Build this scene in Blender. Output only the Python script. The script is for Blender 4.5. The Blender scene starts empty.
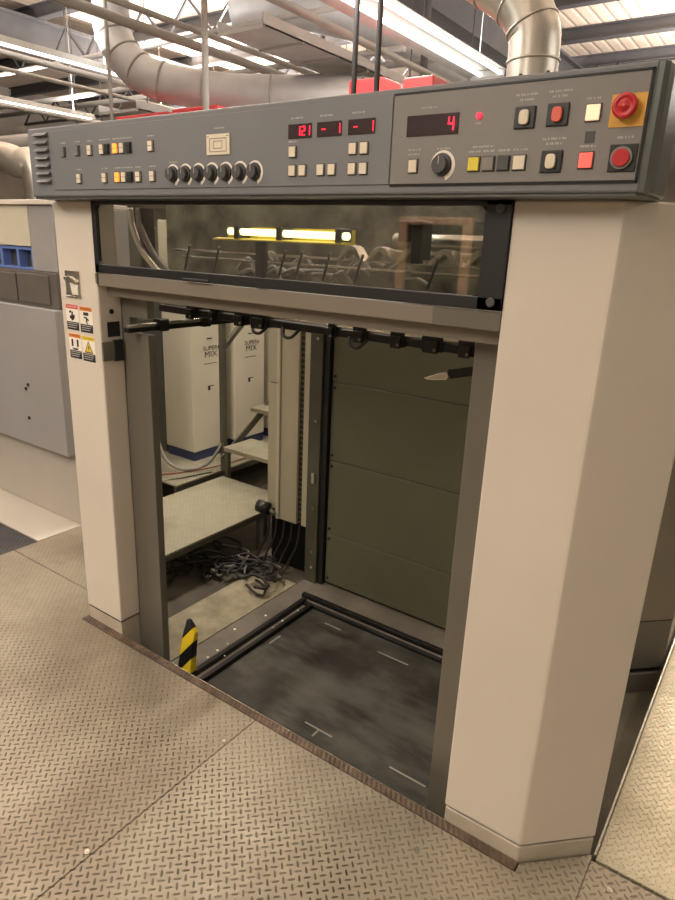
import bpy, math, random
from mathutils import Vector, Matrix
random.seed(7)
S = bpy.context.scene
COL = S.collection
PI = math.pi

# ------------------------------------------------------------------ materials
def srgb(r, g, b):
    f = lambda c: (c/255/12.92) if c/255 <= .04045 else ((c/255+.055)/1.055)**2.4
    return (f(r), f(g), f(b), 1)

class NT:
    def __init__(s, name):
        s.m = bpy.data.materials.new(name); s.m.use_nodes = True
        s.n = s.m.node_tree.nodes; s.l = s.m.node_tree.links
        s.b = s.n['Principled BSDF']
    def node(s, t, **k):
        x = s.n.new(t)
        for a, v in k.items(): setattr(x, a, v)
        return x
    def link(s, a, b): s.l.new(a, b)
    def math(s, op, a, b=None, c=None):
        x = s.n.new('ShaderNodeMath'); x.operation = op
        for i, v in enumerate((a, b, c)):
            if v is None: continue
            if isinstance(v, (int, float)): x.inputs[i].default_value = v
            else: s.l.new(v, x.inputs[i])
        return x.outputs[0]
    def noise(s, scale, detail=4, rough=.55, vec=None):
        x = s.n.new('ShaderNodeTexNoise'); x.inputs['Scale'].default_value = scale
        x.inputs['Detail'].default_value = detail; x.inputs['Roughness'].default_value = rough
        s.l.new(vec if vec else s.pos(), x.inputs['Vector']); return x.outputs['Fac']
    def pos(s):
        if not hasattr(s, '_p'): s._p = s.n.new('ShaderNodeNewGeometry').outputs['Position']
        return s._p
    def ramp(s, fac, stops):
        x = s.n.new('ShaderNodeValToRGB'); e = x.color_ramp.elements
        while len(e) < len(stops): e.new(.5)
        for i, (p, c) in enumerate(stops): e[i].position = p; e[i].color = c
        s.l.new(fac, x.inputs['Fac']); return x.outputs['Color']
    def mix(s, fac, a, b, mode='MIX'):
        x = s.n.new('ShaderNodeMix'); x.data_type = 'RGBA'; x.blend_type = mode
        for i, v in ((0, fac), (6, a), (7, b)):
            if isinstance(v, (int, float)): x.inputs[i].default_value = v
            elif isinstance(v, tuple): x.inputs[i].default_value = v
            else: s.l.new(v, x.inputs[i])
        return x.outputs[2]

def mat(name, col, rough=.5, metal=0, var=.08, scale=6, bump=0, bscale=200, spec=.5, coat=0):
    t = NT(name); b = t.b
    n = t.noise(scale, 5)
    lo = tuple(max(0, c*(1-var)) for c in col[:3])+(1,); hi = tuple(min(1, c*(1+var)) for c in col[:3])+(1,)
    t.link(t.ramp(n, [(.3, lo), (.7, hi)]), b.inputs['Base Color'])
    b.inputs['Roughness'].default_value = rough; b.inputs['Metallic'].default_value = metal
    b.inputs['Specular IOR Level'].default_value = spec; b.inputs['Coat Weight'].default_value = coat
    if bump:
        bn = t.node('ShaderNodeBump'); bn.inputs['Strength'].default_value = bump; bn.inputs['Distance'].default_value = .002
        t.link(t.noise(bscale, 2), bn.inputs['Height']); t.link(bn.outputs[0], b.inputs['Normal'])
    return t.m

def emit(name, col, strength, base=None):
    t = NT(name); b = t.b
    b.inputs['Base Color'].default_value = base or col
    b.inputs['Emission Color'].default_value = col; b.inputs['Emission Strength'].default_value = strength
    b.inputs['Roughness'].default_value = .4
    return t.m

def checker(name, base, lugc, stain, metal=.55, rough=.42, s=.0217, wear=.5, dist=.0016, worn=False):
    """diamond tread steel: short raised lugs, alternately at +45 and -45 degrees to the plate edge"""
    t = NT(name); b = t.b
    sep = t.node('ShaderNodeSeparateXYZ'); t.link(t.pos(), sep.inputs[0])
    X, Y = sep.outputs[0], sep.outputs[1]
    k = 1/(math.sqrt(2)*s)
    u = t.math('MULTIPLY', t.math('ADD', X, Y), k); v = t.math('MULTIPLY', t.math('SUBTRACT', X, Y), k)
    u = t.math('ADD', u, 400.5); v = t.math('ADD', v, 400.5)
    fu = t.math('SUBTRACT', t.math('FRACT', u), .5); fv = t.math('SUBTRACT', t.math('FRACT', v), .5)
    par = t.math('MODULO', t.math('ADD', t.math('FLOOR', u), t.math('FLOOR', v)), 2)
    ip = t.math('SUBTRACT', 1, par)
    a = t.math('ADD', t.math('MULTIPLY', fu, ip), t.math('MULTIPLY', fv, par))
    c = t.math('ADD', t.math('MULTIPLY', fv, ip), t.math('MULTIPLY', fu, par))
    d = t.math('ADD', t.math('POWER', t.math('ABSOLUTE', t.math('DIVIDE', a, .47)), 2.6),
               t.math('POWER', t.math('ABSOLUTE', t.math('DIVIDE', c, .15)), 2))
    lug = t.math('SMOOTH_MAX', t.math('SUBTRACT', 1, d), 0, .2)
    lug = t.math('MINIMUM', t.math('MULTIPLY', lug, 1.6), 1)
    big = t.noise(1.7, 5, .6); fine = t.noise(23, 4, .6)
    zone = t.math('MINIMUM', t.math('MAXIMUM', t.math('MULTIPLY', t.math('SUBTRACT', t.noise(1.3, 4, .6), .47), 9), .12), 1)
    if worn:      # walked-on middle of the deck: bare dark lugs; the strip along the pit keeps its paint
        zy = t.math('MINIMUM', t.math('MAXIMUM', t.math('MULTIPLY', t.math('ADD', Y, .16), -7), 0), 1)
        zone = t.math('MULTIPLY', zy, t.math('MINIMUM', t.math('ADD', t.math('MULTIPLY', t.noise(2.3, 4, .6), 1.9), -.30), 1))
        zone = t.math('MAXIMUM', zone, .30)
    spk = t.math('ADD', t.math('MULTIPLY', t.noise(38, 1), 1.2), .35)
    ws = t.math('MINIMUM', t.math('MULTIPLY', t.math('MULTIPLY', t.math('MULTIPLY', lug, wear), zone), spk), 1)
    cbase = t.ramp(big, [(.32, stain), (.58, base)])
    cbase = t.mix(t.math('MULTIPLY', fine, .35), cbase, stain)
    colr = t.mix(ws, cbase, lugc)
    t.link(colr, b.inputs['Base Color'])
    b.inputs['Metallic'].default_value = metal
    r = t.math('ADD', t.math('MULTIPLY', fine, .25), rough-.12)
    t.link(r, b.inputs['Roughness'])
    bn = t.node('ShaderNodeBump'); bn.inputs['Strength'].default_value = 1; bn.inputs['Distance'].default_value = dist
    t.link(lug, bn.inputs['Height']); t.link(bn.outputs[0], b.inputs['Normal'])
    return t.m

M = {}
M['beige'] = mat('beige_enamel', srgb(210, 200, 186), .42, var=.03, scale=2.5, bump=.06, bscale=260)
M['plinth'] = mat('beige_scuffed', srgb(180, 169, 152), .5, var=.12, scale=9, bump=.06)
M['seam'] = mat('dark_seam', srgb(40, 34, 28), .8)
M['post'] = mat('grey_painted_steel', srgb(106, 101, 90), .38, var=.05, scale=3, metal=.1)
M['beam'] = mat('warm_grey_steel', srgb(128, 119, 106), .4, var=.04, scale=2, metal=.1)
M['console'] = mat('console_grey', srgb(114, 115, 117), .48, var=.03, scale=3, bump=.1, bscale=500)
M['face'] = mat('console_face', srgb(126, 122, 117), .5, var=.03, scale=3)
M['trimgrey'] = mat('console_edge', srgb(112, 115, 112), .3, var=.03, metal=.3)
M['black'] = mat('black_plastic', srgb(30, 30, 30), .4)
M['blackmetal'] = mat('black_steel', srgb(34, 33, 31), .35, metal=.4, var=.2, scale=20)
M['darkgrey'] = mat('dark_grey_plastic', srgb(70, 70, 70), .5)
M['midgrey'] = mat('grey_plastic', srgb(128, 122, 114), .5)
M['cream'] = mat('cream_key', srgb(226, 214, 190), .4)
M['white'] = mat('white_paint', srgb(225, 220, 205), .5)
M['red'] = mat('red_plastic', srgb(190, 40, 42), .3)
M['yellow'] = mat('yellow_key', srgb(225, 205, 60), .4)
M['orange'] = mat('orange_plate', srgb(214, 160, 62), .5)
M['litred'] = emit('lit_red', srgb(255, 110, 95), .35)
M['litwhite'] = emit('lit_cream', srgb(255, 220, 180), .55)
M['litorange'] = emit('lit_orange', srgb(255, 170, 70), .7)
M['led'] = emit('led_red', srgb(255, 20, 50), 3.0)
M['redcap'] = mat('red_cap', srgb(220, 95, 75), .4)
M['disp'] = mat('display_window', srgb(62, 48, 50), .2)
M['inklight'] = mat('light_lettering', srgb(175, 172, 165), .6)
M['ink'] = mat('ink_black', srgb(28, 28, 32), .6)
M['lab_red'] = mat('label_red', srgb(205, 52, 48), .5)
M['lab_orange'] = mat('label_orange', srgb(226, 134, 60), .5)
M['lab_yellow'] = mat('label_yellow', srgb(226, 196, 60), .5)
M['paper'] = mat('label_white', srgb(238, 230, 215), .5)
M['chrome'] = mat('bright_steel', srgb(205, 200, 185), .25, metal=.9, var=.05)
M['green'] = mat('olive_enamel', srgb(92, 92, 72), .42, var=.07, scale=3)
M['greenpost'] = mat('dark_olive_steel', srgb(78, 76, 62), .45, var=.12, scale=8, metal=.15)
M['offwhite'] = mat('ivory_panel', srgb(178, 170, 146), .5, var=.05, scale=3)
M['boxwhite'] = mat('ivory_cabinet', srgb(194, 188, 168), .5, var=.04, scale=3)
M['navy'] = mat('navy_plinth', srgb(38, 48, 84), .5)
M['darkpanel'] = mat('dark_panel', srgb(78, 80, 70), .5, var=.1)
M['cable'] = mat('cable_black', srgb(40, 34, 30), .6)
M['cablegrey'] = mat('cable_grey', srgb(120, 116, 108), .5)
M['cablered'] = mat('cable_red', srgb(140, 62, 42), .5)
M['hazy'] = mat('machine_warm_grey', srgb(176, 168, 156), .5, var=.05, scale=2)
M['hazy2'] = mat('machine_grey', srgb(150, 147, 144), .45, var=.06, scale=2)
M['hazy3'] = mat('machine_dark_grey', srgb(98, 92, 86), .4, var=.1, scale=4)
M['blue'] = mat('blue_plastic', srgb(96, 120, 178), .5)
M['galv'] = mat('galvanised_duct', srgb(200, 196, 186), .36, metal=.75, var=.1, scale=5)
M['paintduct'] = mat('painted_duct', srgb(188, 190, 192), .5, metal=.3, var=.08)
M['pipe'] = mat('pipe_grey', srgb(168, 166, 162), .5, metal=.2)
M['steelbeam'] = mat('roof_steel', srgb(84, 82, 84), .6, var=.1)
M['redbox'] = mat('red_enamel', srgb(212, 62, 66), .4)
M['fixture'] = mat('lamp_reflector', srgb(168, 170, 168), .45)
M['tube'] = emit('lamp_tube', (1, .96, .88, 1), 5)
M['worklamp'] = emit('work_lamp', (1, .95, .50, 1), 3.2)
M['beigeframe'] = mat('tan_frame', srgb(228, 186, 152), .5)

# safety glass
t = NT('smoked_acrylic'); t.b.inputs['Base Color'].default_value = (.62, .62, .58, 1)
t.b.inputs['Transmission Weight'].default_value = 1; t.b.inputs['Roughness'].default_value = .02; t.b.inputs['IOR'].default_value = 1.75
M['glass'] = t.m

M['tread'] = checker('tread_plate', srgb(168, 159, 140), srgb(58, 46, 36), srgb(136, 124, 107), metal=.5, rough=.40, wear=1.0, worn=True, dist=.0026)
M['treadr'] = checker('tread_plate_pale', srgb(192, 184, 160), srgb(232, 226, 200), srgb(160, 150, 124), metal=.55, rough=.38, wear=.5, dist=.0035)
M['treadp'] = checker('tread_plate_platform', srgb(166, 162, 140), srgb(190, 186, 164), srgb(122, 116, 96), metal=.4, rough=.45, wear=.4)
M['treaddark'] = checker('tread_plate_dark', srgb(86, 84, 86), srgb(120, 118, 118), srgb(60, 58, 60), metal=.5, rough=.4, wear=.5)

# serrated deck edge
def edge_mat():
    t = NT('serrated_edge'); sep = t.node('ShaderNodeSeparateXYZ'); t.link(t.pos(), sep.inputs[0])
    w = t.math('FRACT', t.math('MULTIPLY', t.math('ADD', sep.outputs[0], t.math('MULTIPLY', sep.outputs[1], .5)), 55))
    w = t.math('ABSOLUTE', t.math('SUBTRACT', w, .5))
    big = t.noise(14, 6, .7)
    t.link(t.mix(t.math('MULTIPLY', t.math('MULTIPLY', big, big), 2.4), srgb(58, 48, 41), srgb(120, 101, 86)), t.b.inputs['Base Color'])
    t.b.inputs['Metallic'].default_value = .4; t.b.inputs['Roughness'].default_value = .5
    bn = t.node('ShaderNodeBump'); bn.inputs['Strength'].default_value = 1; bn.inputs['Distance'].default_value = .0032
    t.link(w, bn.inputs['Height']); t.link(bn.outputs[0], t.b.inputs['Normal'])
    return t.m
M['edge'] = edge_mat()

# concrete
def concrete(name, a, b, sc=4, rough=.75):
    t = NT(name); n = t.noise(sc, 8, .65); n2 = t.noise(60, 3)
    c = t.ramp(n, [(.3, a), (.7, b)])
    c = t.mix(t.math('MULTIPLY', n2, .25), c, a)
    t.link(c, t.b.inputs['Base Color']); t.b.inputs['Roughness'].default_value = rough
    bn = t.node('ShaderNodeBump'); bn.inputs['Strength'].default_value = .4; bn.inputs['Distance'].default_value = .003
    t.link(n2, bn.inputs['Height']); t.link(bn.outputs[0], t.b.inputs['Normal'])
    return t.m
M['concrete'] = concrete('dirty_concrete', srgb(70, 64, 52), srgb(104, 96, 80))
M['concpale'] = concrete('pale_concrete', srgb(128, 120, 98), srgb(176, 166, 138), 9)
M['concmid'] = concrete('grey_pit_floor', srgb(92, 86, 76), srgb(122, 114, 102), 5)

# smeared pile board
def pile_mat():
    t = NT('oily_steel_plate')
    mp = t.node('ShaderNodeMapping'); mp.inputs['Rotation'].default_value = (0, 0, .5); mp.inputs['Scale'].default_value = (1.2, 4, 1)
    t.link(t.pos(), mp.inputs['Vector'])
    n = t.noise(2.2, 6, .6, mp.outputs[0]); n2 = t.noise(3, 5, .6)
    c = t.ramp(n, [(.35, srgb(50, 49, 44)), (.5, srgb(82, 80, 74)), (.7, srgb(96, 94, 86))])
    c = t.mix(t.ramp(n2, [(.45, (0, 0, 0, 1)), (.6, (1, 1, 1, 1))]), c, srgb(52, 50, 45))
    t.link(c, t.b.inputs['Base Color']); t.b.inputs['Metallic'].default_value = .3
    t.link(t.math('ADD', t.math('MULTIPLY', n, .3), .25), t.b.inputs['Roughness'])
    return t.m
M['pile'] = pile_mat()
# hazard stripes
def hazard():
    t = NT('hazard_tape'); sep = t.node('ShaderNodeSeparateXYZ'); t.link(t.pos(), sep.inputs[0])
    w = t.math('FRACT', t.math('MULTIPLY', t.math('ADD', t.math('SUBTRACT', sep.outputs[2], t.math('MULTIPLY', sep.outputs[0], 1.2)), .008), 7.2))
    f = t.math('GREATER_THAN', w, .52)
    t.link(t.mix(f, srgb(24, 24, 26), srgb(226, 196, 40)), t.b.inputs['Base Color']); t.b.inputs['Roughness'].default_value = .35
    return t.m
M['hazard'] = hazard()
# perforated rail
def perf():
    t = NT('perforated_rail'); sep = t.node('ShaderNodeSeparateXYZ'); t.link(t.pos(), sep.inputs[0])
    w = t.math('FRACT', t.math('MULTIPLY', sep.outputs[2], 34))
    f = t.math('GREATER_THAN', w, .6)
    t.link(t.mix(f, srgb(36, 30, 22), srgb(92, 80, 58)), t.b.inputs['Base Color']); return t.m
M['perf'] = perf()
# roof deck with ribs
def roofm():
    t = NT('roof_deck'); sep = t.node('ShaderNodeSeparateXYZ'); t.link(t.pos(), sep.inputs[0])
    w = t.math('ABSOLUTE', t.math('SUBTRACT', t.math('FRACT', t.math('MULTIPLY', sep.outputs[0], 5)), .5))
    n = t.noise(.8, 4)
    t.link(t.ramp(n, [(.3, srgb(206, 186, 168)), (.7, srgb(232, 214, 196))]), t.b.inputs['Base Color'])
    t.b.inputs['Roughness'].default_value = .8
    bn = t.node('ShaderNodeBump'); bn.inputs['Distance'].default_value = .012
    t.link(t.math('MINIMUM', t.math('MULTIPLY', w, 5), 1), bn.inputs['Height']); t.link(bn.outputs[0], t.b.inputs['Normal'])
    return t.m
M['roof'] = roofm(); M['mottle'] = mat('mottled_grey_backdrop', srgb(96, 96, 82), .35, var=.95, scale=8, metal=.3)
M['chalk'] = mat('faded_chalk', srgb(138, 134, 122), .7)
M['wall'] = concrete('painted_block_wall', srgb(168, 160, 150), srgb(192, 184, 172), 1.5)

# ------------------------------------------------------------------ mesh helpers
ORI = {}
def origin(o): return ORI.get(o.name, Vector((0, 0, 0)))
class MB:
    def __init__(s): s.v = []; s.f = []; s.m = []; s.sm = []
    def add(s, vs, fs, m=0, smooth=False):
        k = len(s.v); s.v += [tuple(v) for v in vs]
        for f in fs: s.f.append([i+k for i in f]); s.m.append(m); s.sm.append(smooth)
        return s
    def box(s, x0, x1, y0, y1, z0, z1, m=0):
        vs = [(x, y, z) for x in (x0, x1) for y in (y0, y1) for z in (z0, z1)]
        return s.add(vs, [(0, 1, 3, 2), (4, 6, 7, 5), (0, 4, 5, 1), (2, 3, 7, 6), (0, 2, 6, 4), (1, 5, 7, 3)], m)
    def prism(s, poly, z0, z1, m=0):
        n = len(poly); vs = [(x, y, z0) for x, y in poly]+[(x, y, z1) for x, y in poly]
        fs = [tuple(range(n-1, -1, -1)), tuple(range(n, 2*n))]+[(i, (i+1) % n, n+(i+1) % n, n+i) for i in range(n)]
        return s.add(vs, fs, m)
    def extr(s, poly, axis, a0, a1, m=0):
        """polygon in the two other axes, extruded along axis 0 (y,z poly) or 1 (x,z poly)"""
        n = len(poly)
        mk = (lambda p, a: (a, p[0], p[1])) if axis == 0 else (lambda p, a: (p[0], a, p[1]))
        vs = [mk(p, a0) for p in poly]+[mk(p, a1) for p in poly]
        fs = [tuple(range(n-1, -1, -1)), tuple(range(n, 2*n))]+[(i, (i+1) % n, n+(i+1) % n, n+i) for i in range(n)]
        return s.add(vs, fs, m)
    def tube(s, path, r, n=10, m=0, cap=True):
        P = [Vector(p) for p in path]; k = len(P); rs = r if isinstance(r, (list, tuple)) else [r]*k
        T = []
        for i in range(k):
            a = P[max(i-1, 0)]; b = P[min(i+1, k-1)]; T.append((b-a).normalized())
        up = Vector((0, 0, 1)) if abs(T[0].z) < .9 else Vector((1, 0, 0))
        N = (up-T[0]*up.dot(T[0])).normalized(); vs = []
        for i in range(k):
            N = (N-T[i]*N.dot(T[i])).normalized(); B = T[i].cross(N)
            for j in range(n):
                a = 2*PI*j/n; vs.append(P[i]+(N*math.cos(a)+B*math.sin(a))*rs[i])
        fs = [(i*n+j, i*n+(j+1) % n, (i+1)*n+(j+1) % n, (i+1)*n+j) for i in range(k-1) for j in range(n)]
        s.add(vs, fs, m, True)
        if cap:
            c = len(s.v)-n*k
            s.f.append([c+j for j in range(n-1, -1, -1)]); s.m.append(m); s.sm.append(False)
            s.f.append([c+(k-1)*n+j for j in range(n)]); s.m.append(m); s.sm.append(False)
        return s
    def cyl(s, a, b, r, n=16, m=0): return s.tube([a, b], r, n, m)
    def bar(s, a, b, w, h, m=0):
        """rectangular bar between two points, w sideways, h up"""
        a = Vector(a); b = Vector(b); d = (b-a).normalized()
        up = Vector((0, 0, 1)) if abs(d.z) < .95 else Vector((0, 1, 0))
        sx = d.cross(up).normalized(); u = sx.cross(d)
        vs = [p+sx*w/2*i+u*h/2*j for p in (a, b) for i, j in ((-1, -1), (1, -1), (1, 1), (-1, 1))]
        return s.add(vs, [(3, 2, 1, 0), (4, 5, 6, 7), (0, 1, 5, 4), (1, 2, 6, 5), (2, 3, 7, 6), (3, 0, 4, 7)], m)
    def build(s, name, mats, parent=None, bevel=0, seg=2):
        me = bpy.data.meshes.new(name)
        if parent is not None: o0 = origin(parent)
        else:
            xs, ys, zs = zip(*s.v); o0 = Vector(((min(xs)+max(xs))/2, (min(ys)+max(ys))/2, min(zs)))
        me.from_pydata([Vector(v)-o0 for v in s.v], [], s.f)
        if not isinstance(mats, (list, tuple)): mats = [mats]
        for m in mats: me.materials.append(M[m] if isinstance(m, str) else m)
        for p, mi, sm in zip(me.polygons, s.m, s.sm): p.material_index = mi; p.use_smooth = sm
        o = bpy.data.objects.new(name, me); COL.objects.link(o)
        if parent is not None: o.parent = parent
        else: o.location = o0
        ORI[o.name] = o0
        if bevel:
            b = o.modifiers.new('bevel', 'BEVEL'); b.width = bevel; b.segments = seg; b.limit_method = 'ANGLE'; b.angle_limit = .6
        return o

def thing(name, label, cat, loc, group=None):
    o = bpy.data.objects.new(name, None); COL.objects.link(o); o.location = loc; o.empty_display_size = .1
    ORI[o.name] = Vector(loc); o['label'] = label; o['category'] = cat
    if group: o['group'] = group
    return o
def tag(o, label, cat, group=None, kind=None):
    o['label'] = label; o['category'] = cat
    if group: o['group'] = group
    if kind: o['kind'] = kind
    return o
def struct(o): o['kind'] = 'structure'; return o

def text_into(mb, txt, x, y, z, size, m, width=None, axis='front', depth=.0004):
    """flat lettering standing on the plane y (front, facing -y) or on x (side, facing +x)"""
    cu = bpy.data.curves.new('t', 'FONT'); cu.body = txt; cu.size = 1; cu.align_x = 'CENTER'; cu.align_y = 'CENTER'
    ob = bpy.data.objects.new('t', cu); COL.objects.link(ob)
    dg = bpy.context.evaluated_depsgraph_get(); me = ob.evaluated_get(dg).to_mesh()
    vs = [v.co.copy() for v in me.vertices]; fs = [tuple(p.vertices) for p in me.polygons]
    ob.evaluated_get(dg).to_mesh_clear(); bpy.data.objects.remove(ob); bpy.data.curves.remove(cu)
    if not vs: return
    w = max(v.x for v in vs)-min(v.x for v in vs); sx = size if not width else width/w
    if axis == 'front': V = [(x+v.x*sx, y, z+v.y*size) for v in vs]
    else: V = [(x, y+v.x*sx, z+v.y*size) for v in vs]
    mb.add(V, fs, m)

def curve(pts, n=8):
    """Catmull-Rom through the points"""
    P = [Vector(p) for p in pts]; P = [2*P[0]-P[1]]+P+[2*P[-1]-P[-2]]; out = []
    for i in range(1, len(P)-2):
        for j in range(n):
            t = j/n; a, b, c, d = P[i-1], P[i], P[i+1], P[i+2]
            out.append(.5*((2*b)+(c-a)*t+(2*a-5*b+4*c-d)*t*t+(3*b-a-3*c+d)*t**3))
    out.append(P[-2]); return out

PIT = -.15
# ------------------------------------------------------------------ the hall
struct(MB().box(-16, 7, -6, 17, PIT-.1, PIT).build('floor', 'concrete'))
struct(MB().box(-16, 7, -6, 17, 5.0, 5.1).build('ceiling', 'roof'))
struct(MB().box(-16, 7, 17, 17.1, PIT, 5).build('wall_back', 'wall'))
struct(MB().box(-16.1, -16, -6, 17, PIT, 5).build('wall_left', 'wall'))
struct(MB().box(7, 7.1, -6, 17, PIT, 5).build('wall_right', 'wall'))
struct(MB().box(-16, 7, -6.1, -6, PIT, 5).build('wall_front', 'wall'))
k = 1
for yy in [1.6*i+.5 for i in range(-3, 11)]:        # roof joists
    mb = MB(); mb.box(-16, 7, yy-.07, yy+.07, 4.80, 4.82); mb.box(-16, 7, yy-.012, yy+.012, 4.82, 4.98); mb.box(-16, 7, yy-.07, yy+.07, 4.98, 5.0)
    struct(mb.build('trim_%d' % k, 'steelbeam')); k += 1
for xx in (-9.5, -2.9, 3.5):
    mb = MB(); mb.box(xx-.12, xx+.12, -6, 17, 4.2, 4.24); mb.box(xx-.02, xx+.02, -6, 17, 4.24, 4.76); mb.box(xx-.12, xx+.12, -6, 17, 4.76, 4.80)
    struct(mb.build('trim_%d' % k, 'steelbeam')); k += 1
# ground level strips round the pit
struct(MB().box(-.93, -.66, .004, 1.02, PIT, PIT+.006).build('trim_%d' % k, 'concpale')); k += 1
struct(MB().box(-.655, .85, .004, 1.16, PIT, PIT+.004).build('trim_%d' % k, 'concmid')); k += 1

# ------------------------------------------------------------------ deck of tread plates
def plate(poly, mt, label, bolts=(), z=0, th=.012, group=None):
    xs = [p[0] for p in poly]; ys = [p[1] for p in poly]
    o = thing('tread_plate', label, 'floor plate', ((min(xs)+max(xs))/2, (min(ys)+max(ys))/2, z-th), group)
    MB().prism(poly, z-th, z).build('plate', mt, o, .0015, 1)
    for bx, by in bolts:
        b = MB(); b.cyl((bx, by, z), (bx, by, z+.0035), .0085, 14); b.cyl((bx, by, z+.0035), (bx, by, z+.0045), .005, 6)
        b.build('bolt', 'chrome', o)
    return o
plate([(-1.9, -3.2), (-.001, -3.2), (-.001, -.034), (-1.046, -.034), (-1.046, .129), (-1.9, .129)], 'tread', 'worn beige tread plate left of the bolted seam, below the narrow pillar', [(-.014, -.177), (-.014, -.712)])
plate([(.001, -3.2), (1.1335, -3.2), (1.1335, .0), (1.1335, .158), (.972, -.002), (.972, -.034), (.001, -.034)], 'tread', 'tread plate right of the bolted seam, in front of the wide pillar', [(.72, -.145), (1.03, -.06), (1.09, -.075)])
plate([(1.1345, -3.2), (3.2, -3.2), (3.2, .135), (1.1345, .135)], 'tread', 'brownish tread plate at the bottom right corner', [(1.2, .07)])
plate([(1.145, .142), (3.2, .142), (3.2, 4.5), (1.145, 4.5)], 'treadr', 'pale walkway tread plate running back along the right side of the press', [], .004)
plate([(-1.9, .133), (-1.05, .133), (-1.05, .27), (-1.22, .41), (-1.71, .415), (-1.71, .54), (-1.9, .54)], 'tread', 'narrow tread plate behind the narrow pillar, beside the grey machine', [])
# lip of the walkway and the deck edge
tag(MB().box(1.136, 1.144, .15, 4.5, PIT, .012).build('edge_strip', 'chrome', None, .001, 1), 'thin bright steel strip along the right walkway plate', 'edge strip')
e = thing('deck_edge', 'dark serrated steel angle along the deck edge in front of the pit', 'edge strip', (0, -.02, PIT))
MB().box(-1.045, .968, -.033, -.002, -.012, .002).build('tread_lip', 'edge', e)
MB().box(-1.045, .968, -.010, -.002, PIT, -.012).build('riser', 'blackmetal', e)
MB().box(-1.045, .968, -.0035, -.0015, -.010, .0045).build('worn_rim', 'chrome', e)
dm = MB().box(-4.2, -1.905, -1.4, .27, -.014, -.004).build('tread_plate', 'treaddark'); tag(dm, 'dark grey tread plate at far left beside the grey machine', 'floor plate')
# deck supports
for nm, (x0, x1, y0, y1) in (('a', (-1.9, -1.05, .26, .27)),):
    pass

# ------------------------------------------------------------------ feeder frame
F = thing('press_feeder', 'beige and grey sheet feeder frame of the printing press around the open pit', 'press feeder', (-.04, 0, PIT))
# left pillar
p = MB(); p.prism([(-1.2, .16), (-1.04, 0), (-.806, 0), (-.806, .098), (-1.2, .098+.2)], .062, 1.756)
LP = p.build('pillar', 'beige', F, .006)
p = MB(); p.prism([(-1.19, .16), (-1.036, .003), (-.810, .003), (-.810, .098), (-1.19, .28)], PIT, .062, 0)
p.box(-1.036, -.809, .0025, .098, .054, .0635, 1)
p.build('plinth', ['plinth', 'seam'], LP, .003, 1)
# right pillar
p = MB(); p.prism([(.731, 0), (.965, 0), (1.13, .165), (1.115, .185), (.80, .185), (.80, .098), (.731, .098)], .056, 1.756)
RP = p.build('pillar', 'beige', F, .006)
p = MB(); p.prism([(.734, .003), (.964, .003), (1.127, .166), (1.112, .182), (.80, .182), (.80, .098), (.734, .098)], PIT, .048, 0)
p.prism([(.740, .008), (.962, .008), (1.122, .168), (1.110, .180), (.81, .180), (.81, .09), (.740, .09)], .048, .056, 1)
p.build('plinth', ['plinth', 'seam'], RP, .003, 1)
# grey posts behind
for x0, x1 in ((-.815, -.66), (.632, .79)):
    q = MB()
    if x0 > 0: q.box(x0, x1, .1, .135, PIT, 1.5)
    else:      # notch for the side rod
        for z0, z1 in ((PIT, 1.295), (1.352, 1.5)): q.box(x0, x1, .1, .135, z0, z1)
        q.box(x0, x0+.05, .1, .135, 1.295, 1.352)
    q.build('post', 'post', F, .003)
# cross beam under the window
q = MB(); q.box(-.81, .731, .0, .05, 1.467, 1.511); q.box(-.81, .731, .04, .052, 1.43, 1.467)
CB = q.build('cross_beam', 'beam', F, .003)
MB().box(.555, .731, -.0008, .0005, 1.468, 1.510).build('beam_shade', 'post', CB)  # darker sheet painting shade onto the beam's right end
MB().box(-.806, -.795, -.006, .0, 1.475, 1.512).build('hinge', 'post', CB, .001)
# window guard
q = MB(); W0, W1, H0, H1 = -.803, .731, 1.514, 1.7555
q.box(W0, W1, -.006, .012, H0, H0+.03); q.box(W0, W1, -.006, .012, H1-.012, H1); q.box(W0, W0+.025, -.006, .012, H0, H1); q.box(W1-.062, W1, -.006, .012, H0, H1)
for cx_, cz_, sx_, sz_ in ((W0+.025, H0+.03, 1, 1), (W1-.062, H0+.03, -1, 1), (W0+.025, H1-.012, 1, -1), (W1-.062, H1-.012, -1, -1)):
    q.extr([(cx_, cz_), (cx_+sx_*.012, cz_), (cx_, cz_+sz_*.012)], 1, -.006, .012)
WG = q.build('window_guard', 'black', F, .002)
MB().box(W0+.02, W1-.055, .001, .006, H0+.025, H1-.008).build('glass', 'glass', WG)
for bx, bz in ((.705, 1.738), (.705, 1.533)):
    MB().cyl((bx, -.006, bz), (bx, -.012, bz), .011, 20).build('bolt', 'darkgrey', WG, .002)
MB().box(-.06, -.022, .03, .042, 1.512, 1.645).build('centre_strut', 'black', WG)
MB().box(-.34, -.22, -.012, -.005, 1.514, 1.524).build('handle', 'black', WG, .002)
# latch plate on the left pillar
q = MB(); q.box(-.998, -.908, -.004, .0, 1.418, 1.512, 0); q.box(-.990, -.955, -.006, -.003, 1.43, 1.492, 1)
q.extr([(-.992, 1.488), (-.958, 1.492), (-.918, 1.474), (-.918, 1.462), (-.955, 1.470), (-.992, 1.478)], 1, -.014, -.004, 0)
q.extr([(-.962, 1.47), (-.915, 1.462), (-.915, 1.425), (-.950, 1.425)], 1, -.010, -.004, 2)
q.box(-.996, -.905, -.007, -.003, 1.414, 1.420, 0)
q.build('latch', ['chrome', 'post', 'white'], LP, .001, 1)
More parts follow.
